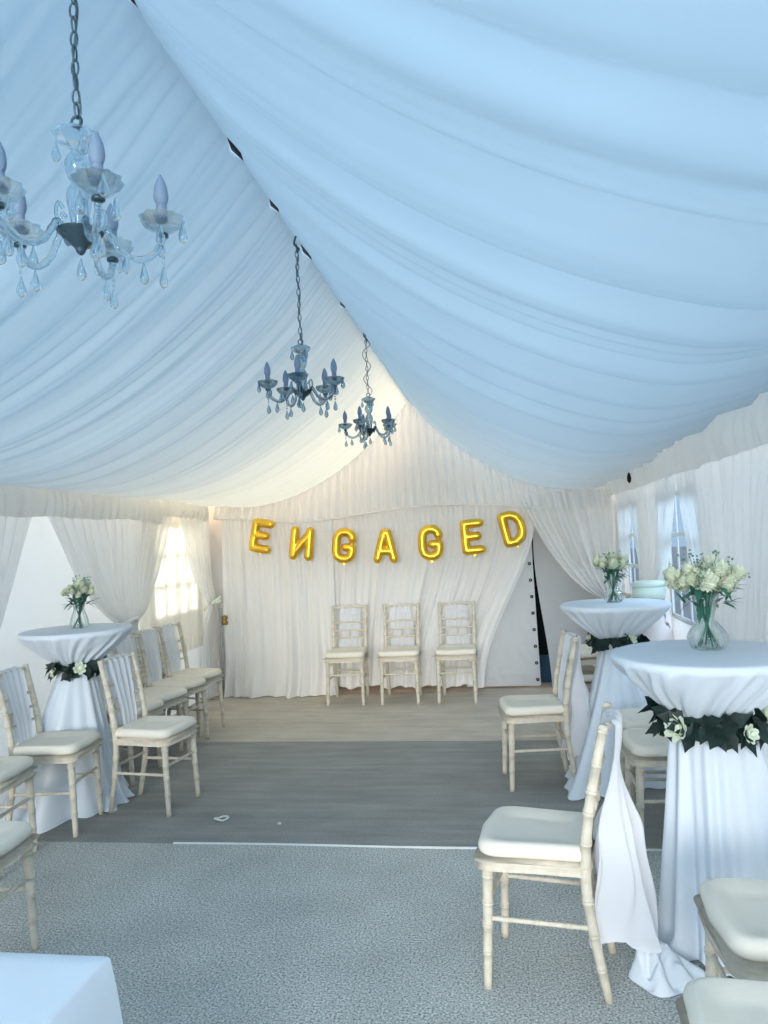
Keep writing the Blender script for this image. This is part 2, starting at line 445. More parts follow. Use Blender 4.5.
tag(b.build('net_curtain', 'net'), 'plain cream net hanging flat over the glowing left corner window', 'net curtain')
tieback(CXL + 0.09, 5.72, 0.98, 'white band tying the curtain between the two left windows')
tieback(CXL + 0.09, 3.85, 0.98, 'white band tying the curtain left of the left cocktail table')
tieback(-2.99, 7.47, 0.975, 'cream bow tying the curtain at the left back corner post', 'rose', 0.06, bow=True)
tieback(CXR - 0.09, 5.98, 0.98, 'white band tying the right wall curtain behind the far cocktail table')
tieback(CXR - 0.09, 4.0, 0.5, 'white band tying the right wall curtain behind the nearest vase')

# corner post with brass fitting
t = empty('tent_post', (-2.93, 7.50, 0)); tag(t, 'slim grey post at the left back corner with a small brass fitting', 'post')
b = MB(); b.tube([(0, 0, 0), (0, 0, 0.93)], 0.012, 10); b.build('pole', 'pole', t)
b = MB(); b.lathe([(0.004, -0.05), (0.03, -0.045), (0.034, -0.02), (0.02, 0.0), (0.034, 0.02), (0.028, 0.045), (0.004, 0.05)], 14, (0.055, -0.03, 0.80)); b.build('fitting', 'brass', t)

# gathered back drapes
def zseam(x):
    return 1.775 + 0.10 * abs(math.sin((x + 2.0) * 1.15)) ** 1.5 + 0.01 * n1(x * 4, 2)
def drape(xl, xr, label, seed, edge=None, hem=None, y=YB - 0.16):
    b = MB(); nf = (xr - xl) / 0.15
    def fn(u, v):
        z0 = hem(u) if hem else 0.01
        xx = lerp(xl, xr, u); zt = zseam(xx) + 0.012
        z = lerp(zt, z0, v)
        r_ = xr
        if edge: r_ = edge(z)
        x = lerp(xl, r_, u)
        a = 0.012 + 0.028 * sm(v * 1.5)
        u2 = u + 0.012 * n1(u * 6 + seed, v * 1.6)
        off = a * 0.5 * math.sin(2 * PI * nf * u2 + 7 * n1(u2 * 3.3, seed)) + a * 1.7 * n1(u2 * nf * 0.8 + seed, v * 1.2) + a * 0.7 * n1(u2 * nf * 2.1 + seed, 5 + v)
        off += 0.006 * math.sin(2 * PI * nf * 2.7 * u2) * (1 - 0.6 * v)
        flare = -0.16 * (max(0, v - 0.82) / 0.18) ** 1.5 * (0.7 + 1.0 * n1(u * 9, seed + 4)) if not edge else -0.05 * max(0, v - 0.9) / 0.1
        return (x, y + off + flare, z)
    b.grid(fn, int(nf * 24), 60)
    return tag(b.build('curtain', 'drape'), label, 'curtain', 'gathered white drapes on the back wall')
drape(-2.90, -1.72, 'white drape at the left end of the back wall, left of the three chairs', 31)
def edge(z):
    k = sm((1.75 - z) / 1.7)
    return 0.34 - 0.58 * k
drape(-1.86, 0.34, 'wide white drape hanging behind the three chairs under the gold letters', 37, edge,
      hem=lambda u: 0.04 + 0.05 * abs(n1(u * 7, 6)) + 0.03 * math.sin(u * 16) ** 2, y=YB - 0.11)

# pleated gable drape
b = MB()
def gable(u, v):
    xb = lerp(-3.0, 1.12, u)
    x0 = XRIDGE + (xb - XRIDGE)
    z0 = zseam(x0) - 0.012
    s = abs(xb - XRIDGE); zt = lining_z(min(s * 0.94, 2.0)) + 0.05
    zt = max(zt, z0 + 0.03)
    z = lerp(z0, zt, v)
    x = x0 - (xb - XRIDGE) * 0.10 * (z - z0)
    ph = 2 * PI * (u * 46)
    off = 0.019 * math.sin(ph + 1.5 * n1(u * 9, 3)) + 0.010 * n1(u * 50, v * 0.6) + 0.008 * n1(u * 24, 9)
    off += 0.012 * math.exp(-((v) / 0.06) ** 2)
    return (x, YB - 0.155 + off, z)
b.grid(gable, 760, 30)
tag(b.build('gable_drape', 'drape'), 'pleated white drape fanning down from the roof peak above the gold letters', 'drape')
b = MB(); b.tube([(lerp(-2.95, 0.5, i / 60), YB - 0.20 + 0.01 * n1(i * 0.5, 4), zseam(lerp(-2.95, 0.5, i / 60))) for i in range(61)], [0.007 + 0.003 * abs(n1(i * 0.8, 1)) for i in range(61)], 6)
tag(b.build('drape_cord', 'drape'), 'thin white gathered cord running in shallow swags between gable drape and lower drapes', 'cord')

# valances
def valance(x, ya, yb, zt, zb, label, side, seed, taper=0.0):
    b = MB()
    def fn(u, v):
        y = lerp(ya, yb, u)
        xx = x + side * taper * sm((u - 0.9) / 0.1)
        low = zb + 0.012 * n1(y * 2.2, seed) + 0.008 * n1(y * 7, seed)
        low += 0.03 * max(0, 1 - abs((y - yb) / 0.25)) * -1
        z = lerp(zt, low, v)
        off = (0.003 + 0.006 * v) * math.sin(2 * PI * y / 0.11 + 6 * n1(y * 2.5, seed)) + 0.022 * (0.3 + v) * n1(y * 5, seed + 2) + 0.014 * n1(y * 13, seed + 6 + v) + 0.02 * math.sin(PI * v)
        return (xx + side * off * (0.12 + 0.88 * sm(v * 1.6)), y, z)
    b.grid(fn, int((yb - ya) * 70), 12)
    return tag(b.build('valance', 'valance'), label, 'valance')
valance(1.075, Y0, 7.25, 2.11, 1.865, 'long white gathered valance along the top of the right wall', -1, 3, 0.06)
valance(-3.01, Y0, 6.35, 2.07, 1.815, 'white gathered valance along the top of the left wall above the cocktail table', 1, 5, 0.0)
valance(-3.03, 6.4, 7.5, 2.05, 1.86, 'short cream valance above the warm window near the left back corner', 1, 8)
b = MB(); b.lathe([(0.003, -0.04), (0.014, -0.025), (0.018, 0.0), (0.012, 0.025), (0.004, 0.045)], 10); o = b.build('valance_clip', 'black')
o.location = (1.03, 6.2, 1.95); tag(o, 'small black clip on the right wall valance', 'clip')

# ------------------------------------------------------------------ chairs
def bamboo(b, pts, rads, rings, n=10, ring=1.16):
    """tube through pts with raised bamboo rings at the given fractions of its length"""
    pts = [Vector(p) for p in pts]
    L_ = [0]
    for i in range(1, len(pts)): L_.append(L_[-1] + (pts[i] - pts[i - 1]).length)
    tot = L_[-1]
    def at(t):
        d = t * tot
        for i in range(1, len(pts)):
            if d <= L_[i] + 1e-9:
                k = (d - L_[i - 1]) / max(1e-9, L_[i] - L_[i - 1])
                return pts[i - 1].lerp(pts[i], k), lerp(rads[i - 1], rads[i], k)
        return pts[-1], rads[-1]
    ts = {i / 14: 1.0 for i in range(15)}
    for q in rings:
        for dz in (-0.009, 0.003):
            c = q + dz / tot
            for off, m in ((-0.004, 1.0), (-0.002, ring), (0.002, ring), (0.004, 1.0)):
                ts[min(1, max(0, c + off / tot))] = m
    P = []; RR = []
    for t in sorted(ts):
        p, r = at(t); P.append(p); RR.append(r * ts[t])
    b.tube(P, RR, n)
def smooth_path(pts, n=4):
    pts = [Vector(p) for p in pts]; out = []
    for i in range(len(pts) - 1):
        p0 = pts[max(0, i - 1)]; p1 = pts[i]; p2 = pts[i + 1]; p3 = pts[min(len(pts) - 1, i + 2)]
        for k in range(n):
            t = k / n
            out.append(0.5 * ((2 * p1) + (p2 - p0) * t + (2 * p0 - 5 * p1 + 4 * p2 - p3) * t * t + (3 * p1 - p0 - 3 * p2 + p3) * t ** 3))
    out.append(pts[-1]); return out
def seat_outline(grow=0.0):
    # rounded trapezoid, front (-y) wider
    c = [(-0.205, -0.20, 0.085), (0.205, -0.20, 0.085), (0.178, 0.185, 0.03), (-0.178, 0.185, 0.03)]
    pts = []
    for i in range(4):
        x, y, r = c[i]; r += grow * 0.5; x += math.copysign(grow, x); y += math.copysign(grow, y)
        px, py, _ = c[i - 1]; qx, qy, _ = c[(i + 1) % 4]
        d0 = Vector((px - x, py - y)).normalized(); d1 = Vector((qx - x, qy - y)).normalized()
        a = Vector((x, y)) + d0 * r; e = Vector((x, y)) + d1 * r; o = Vector((x, y))
        for k in range(9):
            t = k / 8; pts.append((1 - t) ** 2 * a + 2 * t * (1 - t) * o + t * t * e)
        f = e + (Vector((qx, qy)) + -d1 * c[(i + 1) % 4][2] - e) * 0.5
        if i == 0: f = f + Vector((0, -0.012))
        pts.append(f)
    return pts
def loops(b, rows):
    n = len(rows[0]); vs = [p for r in rows for p in r]; fs = []
    for i in range(len(rows) - 1):
        for k in range(n): fs.append((i * n + k, i * n + (k + 1) % n, (i + 1) * n + (k + 1) % n, (i + 1) * n + k))
    fs += [tuple(range(n))[::-1], tuple((len(rows) - 1) * n + k for k in range(n))]
    b.add(vs, fs)
def chair_prototype():
    root = empty('chiavari_chair')
    o0 = seat_outline(0); ring = lambda g, z: [(p.x, p.y, z) for p in seat_outline(g)]
    b = MB(); loops(b, [ring(-0.012, 0.4247), ring(-0.003, 0.4260), ring(0.002, 0.4313), ring(0.002, 0.4418), ring(0.004, 0.4471), ring(0.004, 0.4524), ring(0.0, 0.4563), ring(-0.02, 0.4570)])
    b.build('seat_frame', 'wood', root)
    def cring(k, z): return [(p.x * k, p.y * k - 0.003 * (1 - k), z) for p in seat_outline(0.002)]
    b = MB(); loops(b, [cring(0.97, 0.472), cring(1.0, 0.479), cring(1.012, 0.493), cring(0.995, 0.507), cring(0.95, 0.517), cring(0.86, 0.524), cring(0.66, 0.503), cring(0.4, 0.505), cring(0.12, 0.506)])
    b.build('seat_cushion', 'pad', root)
    for s in (-1, 1):
        b = MB(); bamboo(b, [(s * 0.178, -0.185, 0), (s * 0.17, -0.165, 0.435)], [0.0155, 0.0205], [0.30, 0.52, 0.70, 0.92])
        b.build('leg', 'wood', root)
    for s in (-1, 1):
        b = MB(); path = smooth_path([(s * 0.160, 0.232, 0), (s * 0.165, 0.190, 0.25), (s * 0.168, 0.176, 0.43), (s * 0.170, 0.195, 0.62), (s * 0.172, 0.232, 0.80), (s * 0.174, 0.266, 0.945)], 5)
        bamboo(b, path, [lerp(0.0155, 0.020, min(1, i / 10)) if i < 10 else lerp(0.020, 0.0165, (i - 10) / 15) for i in range(len(path))], [0.12, 0.24, 0.36, 0.57, 0.68, 0.76, 0.86, 0.985])
        b.build('back_post', 'wood', root)
    def post(z):
        t = [(0.43, 0.176), (0.62, 0.195), (0.80, 0.232), (0.945, 0.266)]
        for i in range(3):
            if z <= t[i + 1][0]: return lerp(t[i][1], t[i + 1][1], (z - t[i][0]) / (t[i + 1][0] - t[i][0]))
        return t[-1][1]
    for z, r in ((0.925, 0.0115), (0.775, 0.009), (0.690, 0.0085), (0.615, 0.009)):
        b = MB(); pts = [(x, post(z) + 0.018 * (1 - (x / 0.172) ** 2), z) for x in [lerp(-0.172, 0.172, i / 10) for i in range(11)]]
        bamboo(b, pts, [r] * 11, [0.2, 0.5, 0.8], 8); b.build('back_rail', 'wood', root)
    for x in (-0.1, 0, 0.1):
        b = MB(); b.ball((x, post(0.655) + 0.018 * (1 - (x / 0.172) ** 2), 0.652), 0.012, 8, 2.6); b.build('back_bead', 'wood', root)
    for s in (-1, 1):
        b = MB(); bamboo(b, [(s * 0.174, -0.173, 0.245), (s * 0.165, 0.19, 0.245)], [0.009, 0.009], [0.2, 0.5, 0.8], 8); b.build('stretcher', 'wood', root)
    b = MB(); bamboo(b, [(-0.173, -0.171, 0.295), (0.173, -0.171, 0.295)], [0.009, 0.009], [0.25, 0.5, 0.75], 8); b.build('stretcher', 'wood', root)
    b = MB(); bamboo(b, [(-0.165, 0.187, 0.285), (0.165, 0.187, 0.285)], [0.009, 0.009], [0.25, 0.5, 0.75], 8); b.build('stretcher', 'wood', root)
    for s in (-1, 1):
        b = MB(); b.tube(smooth_path([(s * 0.17, -0.168, 0.33), (s * 0.155, -0.160, 0.388), (s * 0.115, -0.162, 0.412)], 4), 0.0075, 6); b.build('corner_brace', 'wood', root)
    return root
CHAIR = chair_prototype(); used = []
def chair(x, y, rzdeg, label, group, z=0):
    o = CHAIR if not used else copy_tree(CHAIR)
    used.append(o); o.location = (x, y, z); o.rotation_euler = (0, 0, R(rzdeg)); o.scale = (0.96, 0.96, 0.96); tag(o, label, 'chair', group)
    return o
def sash_mesh(kind):
    b = MB()
    def post(z):
        t = [(0.0, 0.16), (0.43, 0.176), (0.62, 0.195), (0.80, 0.232), (0.945, 0.266)]
        for i in range(4):
            if z <= t[i + 1][0]: return lerp(t[i][1], t[i + 1][1], (z - t[i][0]) / (t[i + 1][0] - t[i][0]))
        return t[-1][1]
    path = []   # (y, z, halfwidth)
    if kind != 'back':
        for i in range(16):
            z = lerp(0.50, 0.925, i / 15); path.append((post(z) - 0.019, z, lerp(0.070, 0.105, i / 15)))
    else:
        for i in range(4):
            z = lerp(0.86, 0.925, i / 3); path.append((post(z) - 0.004, z, 0.09))
    path.append((post(0.93) + 0.006, 0.944, 0.108)); path.append((post(0.93) + 0.022, 0.946, 0.11)); path.append((post(0.93) + 0.036, 0.928, 0.11))
    zend = {'short': 0.50, 'back': 0.46, 'long': 0.17}[kind]
    for i in range(1, 30):
        t = i / 29; z = lerp(0.92, zend, t)
        if kind == 'long': path.append((post(0.93) + 0.036 - 0.06 * t + 0.06 * t ** 2.0, z, lerp(0.11, 0.17, t)))
        else: path.append((post(z) + 0.036 + 0.01 * t, z, lerp(0.11, 0.085 if kind == 'short' else 0.125, t)))
    m = len(path)
    sd = {'short': 1, 'back': 2, 'long': 3}[kind]
    def fn(u, v):
        i = min(m - 1, int(round(v * (m - 1)))); y, z, w = path[i]
        k = i / (m - 1)
        wr = 0.006 * math.sin(u * 21 + sd + 2 * n1(k * 3, sd)) + 0.004 * n1(u * 9, k * 5)
        if kind == 'long' and z < 0.85 and i > 18:
            q = (0.85 - z) / 0.75; w_ = 0.5 + 0.42 * math.sin(u * 17 + 1.2 * n1(k * 2, 1)) + 0.25 * n1(u * 5, k * 4 + 3) + 0.09 * math.sin(u * 58 + 3 * n1(k * 3, 6))
            near_, far_ = post(max(z, 0.35)) + 0.03, 0.30 + 0.12 * q ** 0.9
            wr = lerp(wr, lerp(near_, far_, w_) - y - 0.018, min(1, q * 2.5))
            if i > m - 6: z += 0.02 * (i - m + 6) * n1(u * 8, 5)
        bow = 0.018 * (1 - ((u - 0.5) * 2 * w / 0.172) ** 2)
        return ((u - 0.5) * 2 * w, y + wr + bow, z)
    b.grid(fn, 110, m)
    return b.mesh('chair_sash', 'sash')
SASH = {k: sash_mesh(k) for k in ('short', 'back', 'long')}
def sash(ch, kind, label, group):
    o = bpy.data.objects.new('chair_sash', SASH[kind]); COL.objects.link(o)
    o.location = ch.location; o.rotation_euler = ch.rotation_euler; o.scale = ch.scale; tag(o, label, 'chair sash', group)
GB = 'three chairs against the back wall'
for x, rz, w in ((-1.545, 2, 'leftmost'), (-1.02, 1, 'middle'), (-0.478, -1, 'rightmost')):
    c = chair(x, 7.215, rz, 'limewashed chair against the white back drape, %s of the three under the gold letters' % w, GB)
    sash(c, 'back', 'white chiffon over the back of the %s chair under the gold letters' % w, 'white chair sashes')
GRT = 'aisle chairs on the right'
c = chair(0.078, 2.79, -100, 'side-on limewashed chair in the right foreground, left of the nearest cocktail table', GRT)
sash(c, 'long', 'long white chiffon tail hanging off the side-on chair in the right foreground', 'white chair sashes')
c = chair(0.140, 4.84, -83, 'limewashed chair standing side on at the far cocktail table, right of the aisle', GRT)
sash(c, 'long', 'white chiffon tail hanging off the side-on chair at the far right cocktail table', 'white chair sashes')
GRW = 'chairs along the right wall'
chair(0.715, 2.22, -90, 'limewashed chair in the right bottom corner whose rail and legs show above the lowest seat', GRW)
chair(0.55, 1.70, -90, 'chair at the bottom right edge showing only the corner of its ivory seat', GRW)
chair(0.76, 3.97, -90, 'chair with ivory seat behind the nearest cocktail table, the closer of a pair', GRW)
chair(0.80, 4.42, -90, 'chair with ivory seat behind the nearest cocktail table, the farther of a pair', GRW)
chair(0.62, 5.83, -88, 'lower chair of the stack standing behind the far cocktail table', GRW)
chair(0.632, 5.845, -88, 'upper chair of the stack standing behind the far cocktail table', GRW, z=0.17)
GLW = 'chairs along the left wall'
c = chair(-2.16, 4.38, 84, 'limewashed chair just right of the left cocktail table, nearest the aisle', GLW)
sash(c, 'short', 'white chiffon on the back of the chair right of the left cocktail table', 'white chair sashes')
c = chair(-2.60, 4.03, 97, 'limewashed chair in front of the left cocktail table, its tall back against the left edge', GLW)
sash(c, 'short', 'pale blue-white chiffon on the chair in front of the left cocktail table', 'white chair sashes')
chair(-2.68, 3.50, 95, 'chair at the left edge with only half its ivory seat in view', GLW)
chair(-2.08, 2.60, 92, 'nearest chair at the left edge, only a seat corner and one leg in view', GLW)
for (x, y), w in (((-2.64, 4.93), 'nearest the left cocktail table and mostly hidden'), ((-2.64, 5.34), 'second from the left cocktail table'),
                  ((-2.66, 5.75), 'third from the left cocktail table'), ((-2.68, 6.16), 'farthest, by the warm corner window')):
    c = chair(x, y, 77, 'chair in the left wall row, ' + w, GLW)
    sash(c, 'short', 'white chiffon on the left wall row chair ' + w, 'white chair sashes')

# ------------------------------------------------------------------ cocktail tables, cloths, garlands, vases
def cocktail_table(t):
    b = MB(); b.lathe([(0.01, 1.035), (0.325, 1.035), (0.332, 1.045), (0.332, 1.06), (0.325, 1.068), (0.01, 1.068)], 48); b.build('table_top', 'white', t)
    b = MB(); b.lathe([(0.03, 0.03), (0.03, 1.035)], 16); b.build('column', 'pole', t)
    b = MB(); b.lathe([(0.005, 0.0), (0.12, 0.0), (0.12, 0.012), (0.05, 0.03), (0.005, 0.032)], 32); b.build('base', 'pole', t)
def table_cloth(x, y, label, lobes, seed, rw=0.10, twist=0.6, ZW=0.845, rbase=0.25):
    b = MB(); r_ = random.Random(seed)
    ph = [r_.uniform(0, 6.28) for _ in range(6)]
    def rfloor(a):
        r = rbase + 0.035 * math.sin(3 * a + ph[0]) + 0.03 * math.sin(5 * a + ph[1])
        for (dx, dy, amt, sharp_) in lobes:
            d = math.cos(a - math.atan2(dy, dx)); r += amt * max(0, d) ** sharp_
        return r
    n = 240; prof = []
    prof += [(0.001, 1.0755, 0)] + [(0.06 * k, 1.0755, 0) for k in range(1, 6)] + [(0.330, 1.0755, 0), (0.339, 1.073, 0), (0.343, 1.066, 0), (0.344, 1.052, 0.1)]
    for i in range(1, 19):
        t = i / 18; prof.append((lerp(0.344, rw, t ** 1.12), lerp(1.052, ZW, t), 0.25 + 0.75 * t))
    nf_lo = 40
    vs = []; fs = []
    rows = []
    for r, z, k in prof:
        row = []
        for i in range(n):
            a = 2 * PI * i / n
            aa = a + twist * 0.5 * k * (1 + 0.4 * math.sin(2 * a + ph[3]))
            f = (0.55 * math.sin(17 * aa + 1.8 * math.sin(3 * a + ph[2])) + 0.45 * math.sin(31 * aa + ph[4] + math.sin(5 * a)) + 0.5 * n1(a * 3.5, seed))
            rr = r + 0.021 * f * sm((k - 0.1) / 0.5) * (0.6 + 0.4 * r / 0.3)
            row.append((rr * math.cos(a), rr * math.sin(a), z))
        rows.append(row)
    for i in range(1, nf_lo + 1):
        t = i / nf_lo; row = []
        for j in range(n):
            a = 2 * PI * j / n
            rf = rfloor(a)
            r0 = rw
            flare = lerp(t ** 0.75, t ** 1.5, 0.45)
            r = lerp(r0, rf, flare)
            f = (0.55 * math.sin(9 * a + 1.6 * math.sin(2 * a + ph[1]) + 0.7 * t) + 0.45 * math.sin(17 * a + ph[5] + 1.2 * math.sin(3 * a) - 0.5 * t) + 0.6 * n1(a * 2.6 + seed, t * 0.8))
            r += f * (0.012 + 0.035 * t) * (r / 0.28)
            z = ZW * (1 - t)
            tt = max(0, (t - 0.9) / 0.1)
            r += 0.05 * tt * (0.6 + n1(a * 4, seed + 3))
            z = max(0.006, z + 0.03 * tt * max(0, n1(a * 5, seed + 9)))
            row.append((r * math.cos(a), r * math.sin(a), z))
        rows.append(row)
    loops_v = [p for r in rows for p in r]; m = len(rows)
    for i in range(m - 1):
        for k in range(n): fs.append((i * n + k, i * n + (k + 1) % n, (i + 1) * n + (k + 1) % n, (i + 1) * n + k))
    fs.append(tuple(range(n)))
    b.add(loops_v, fs)
    t = empty('cocktail_table', (x, y, 0)); tag(t, label, 'cocktail table', 'cloth covered cocktail tables')
    b.build('tied_tablecloth', 'linen', t); cocktail_table(t)
TL, TF, TN = (-2.735, 4.50), (0.70, 5.04), (0.735, 2.986)
table_cloth(*TL, 'tall round cocktail table on the left, under a tied white cloth spreading to the carpet', [(0.25, -0.6, 0.22, 3), (-0.3, -0.6, 0.22, 5)], 3)
table_cloth(*TF, 'farther tall cocktail table on the right, under a tied white cloth', [(-0.35, -0.35, 0.24, 4), (0.1, -0.5, 0.1, 4)], 8)
table_cloth(*TN, 'nearest tall cocktail table on the right, under a tied white cloth with an ivy garland', [(0.3, -0.2, 0.1, 3)], 12, rw=0.14, twist=0.9, ZW=0.86, rbase=0.20)

# heap of cloth on the carpet by the nearest table
b = MB()
def heap(u, v):
    a = 2 * PI * u; r = v
    rx = 0.105 + 0.03 * math.sin(2 * a + 1) + 0.02 * math.sin(3 * a); ry = 0.10 + 0.02 * math.sin(3 * a + 2)
    z = 0.095 * (1 - r ** 1.3) * (1 + 0.9 * n1(3 * math.cos(a) * r + 4, 3 * math.sin(a) * r) + 0.4 * n1(8 * math.cos(a) * r + 4, 8 * math.sin(a) * r)) + 0.09 * math.sin(5 * a + 5 * r) * r * (1 - r) * 2 + 0.004
    return (0.485 + rx * r * math.cos(a) - 0.09 * (1 - r), 2.735 + ry * r * math.sin(a), max(0.004, z))
b.grid(heap, 64, 24, True)
tag(b.build('cloth_bundle', 'linen'), 'loose white cloth heaped on the carpet at the nearest cocktail table', 'cloth')

def leaf(b, p, d, up, L, W):
    d = d.normalized(); s = d.cross(up).normalized(); nn = s.cross(d)
    pr = [(0, 0.02), (0.12, 0.75), (0.3, 1.0), (0.42, 0.62), (0.6, 0.72), (0.8, 0.3), (1.0, 0.0)]
    vs = []
    for t, w in pr:
        c = p + d * (t * L) - nn * (0.25 * L * t * t)
        vs += [c - s * (w * W / 2) + nn * 0.12 * W * w, c, c + s * (w * W / 2) + nn * 0.12 * W * w]
    fs = []
    for i in range(len(pr) - 1):
        fs += [(3 * i, 3 * i + 1, 3 * i + 4, 3 * i + 3), (3 * i + 1, 3 * i + 2, 3 * i + 5, 3 * i + 4)]
    b.add(vs, fs)
def rose_mesh(b, c, r, facing, seed):
    r_ = random.Random(seed); f = Vector(facing).normalized()
    q = f.to_track_quat('Z', 'Y').to_matrix()
    for ring, (n, tilt, rr) in enumerate(((3, 0.25, 0.42), (5, 0.55, 0.7), (7, 0.95, 1.0))):
        for k in range(n):
            a = 2 * PI * k / n + ring * 0.6 + r_.uniform(-0.15, 0.15); vs = []; fs = []
            for j in range(5):
                for i in range(5):
                    aa = a + (i - 2) / 4 * (2.4 * PI / n) * math.sin(PI * (0.15 + 0.75 * (j + 1) / 5)); t = j / 4
                    rad = r * rr * (0.25 + 0.75 * math.sin(t * PI * 0.5)) * (1 + (0.18 * tilt if j == 4 else 0)); h = r * (-0.35 + (1.25 - tilt * 0.75) * t)
                    vs.append(Vector(c) + q @ Vector((rad * math.cos(aa), rad * math.sin(aa), h)))
            for j in range(4):
                for i in range(4): fs.append((j * 5 + i, j * 5 + i + 1, j * 5 + i + 6, j * 5 + i + 5))
            b.add(vs, fs)
    b.ball(tuple(Vector(c) - f * r * 0.1), r * 0.5, 8)
def garland(x, y, label, seed, roses, n=46, rw=0.125, sizes=(0.06, 0.10)):
    t = empty('leaf_garland', (x, y, 0.84)); tag(t, label, 'garland', 'leaf garlands on the cocktail tables')
    r_ = random.Random(seed)
    b = MB(); b.tube([((rw - 0.005) * math.cos(2 * PI * i / 30), (rw - 0.005) * math.sin(2 * PI * i / 30), 0.008 * math.sin(i)) for i in range(30)], 0.02, 7, True); b.build('vine', 'leaf', t)
    b = MB()
    for k in range(n):
        a = 2 * PI * k / n + r_.uniform(-0.1, 0.1); o = Vector((math.cos(a), math.sin(a), 0))
        p = o * (rw + r_.uniform(0, 0.015)) + Vector((0, 0, r_.uniform(-0.03, 0.03)))
        tang = Vector((-o.y, o.x, 0)) * r_.choice((-1, 1))
        d = o * r_.uniform(0.3, 0.9) + tang * r_.uniform(0.2, 1.0) + Vector((0, 0, r_.uniform(-1.0, 0.45)))
        leaf(b, p, d, o + Vector((0, 0, 0.4)), r_.uniform(*sizes), r_.uniform(*sizes) * 0.75)
    b.build('foliage', 'leaf', t)
    for k, (ang, rr, dz) in enumerate(roses):
        a = R(ang); o = Vector((math.cos(a), math.sin(a), 0)); b = MB()
        rose_mesh(b, o * (rw + 0.035) + Vector((0, 0, dz)), rr, o + Vector((0, 0, 0.25)), seed + k); b.build('rose', 'rose', t)
garland(*TL, 'dark leaf garland with pale roses tied round the left cocktail table', 5, [(-55, 0.035, 0.005), (-115, 0.028, -0.015)], 52, 0.135, (0.06, 0.105))
garland(*TF, 'dark leaf garland with a pale flower tied round the far right cocktail table', 6, [(-65, 0.030, 0.02), (170, 0.028, 0.01)], 52, 0.135, (0.06, 0.10))
garland(*TN, 'dark ivy garland with a cream rose tied round the nearest cocktail table', 7, [(-142, 0.044, -0.02), (-60, 0.030, -0.03), (-20, 0.03, 0.02)], 84, 0.15, (0.06, 0.115))

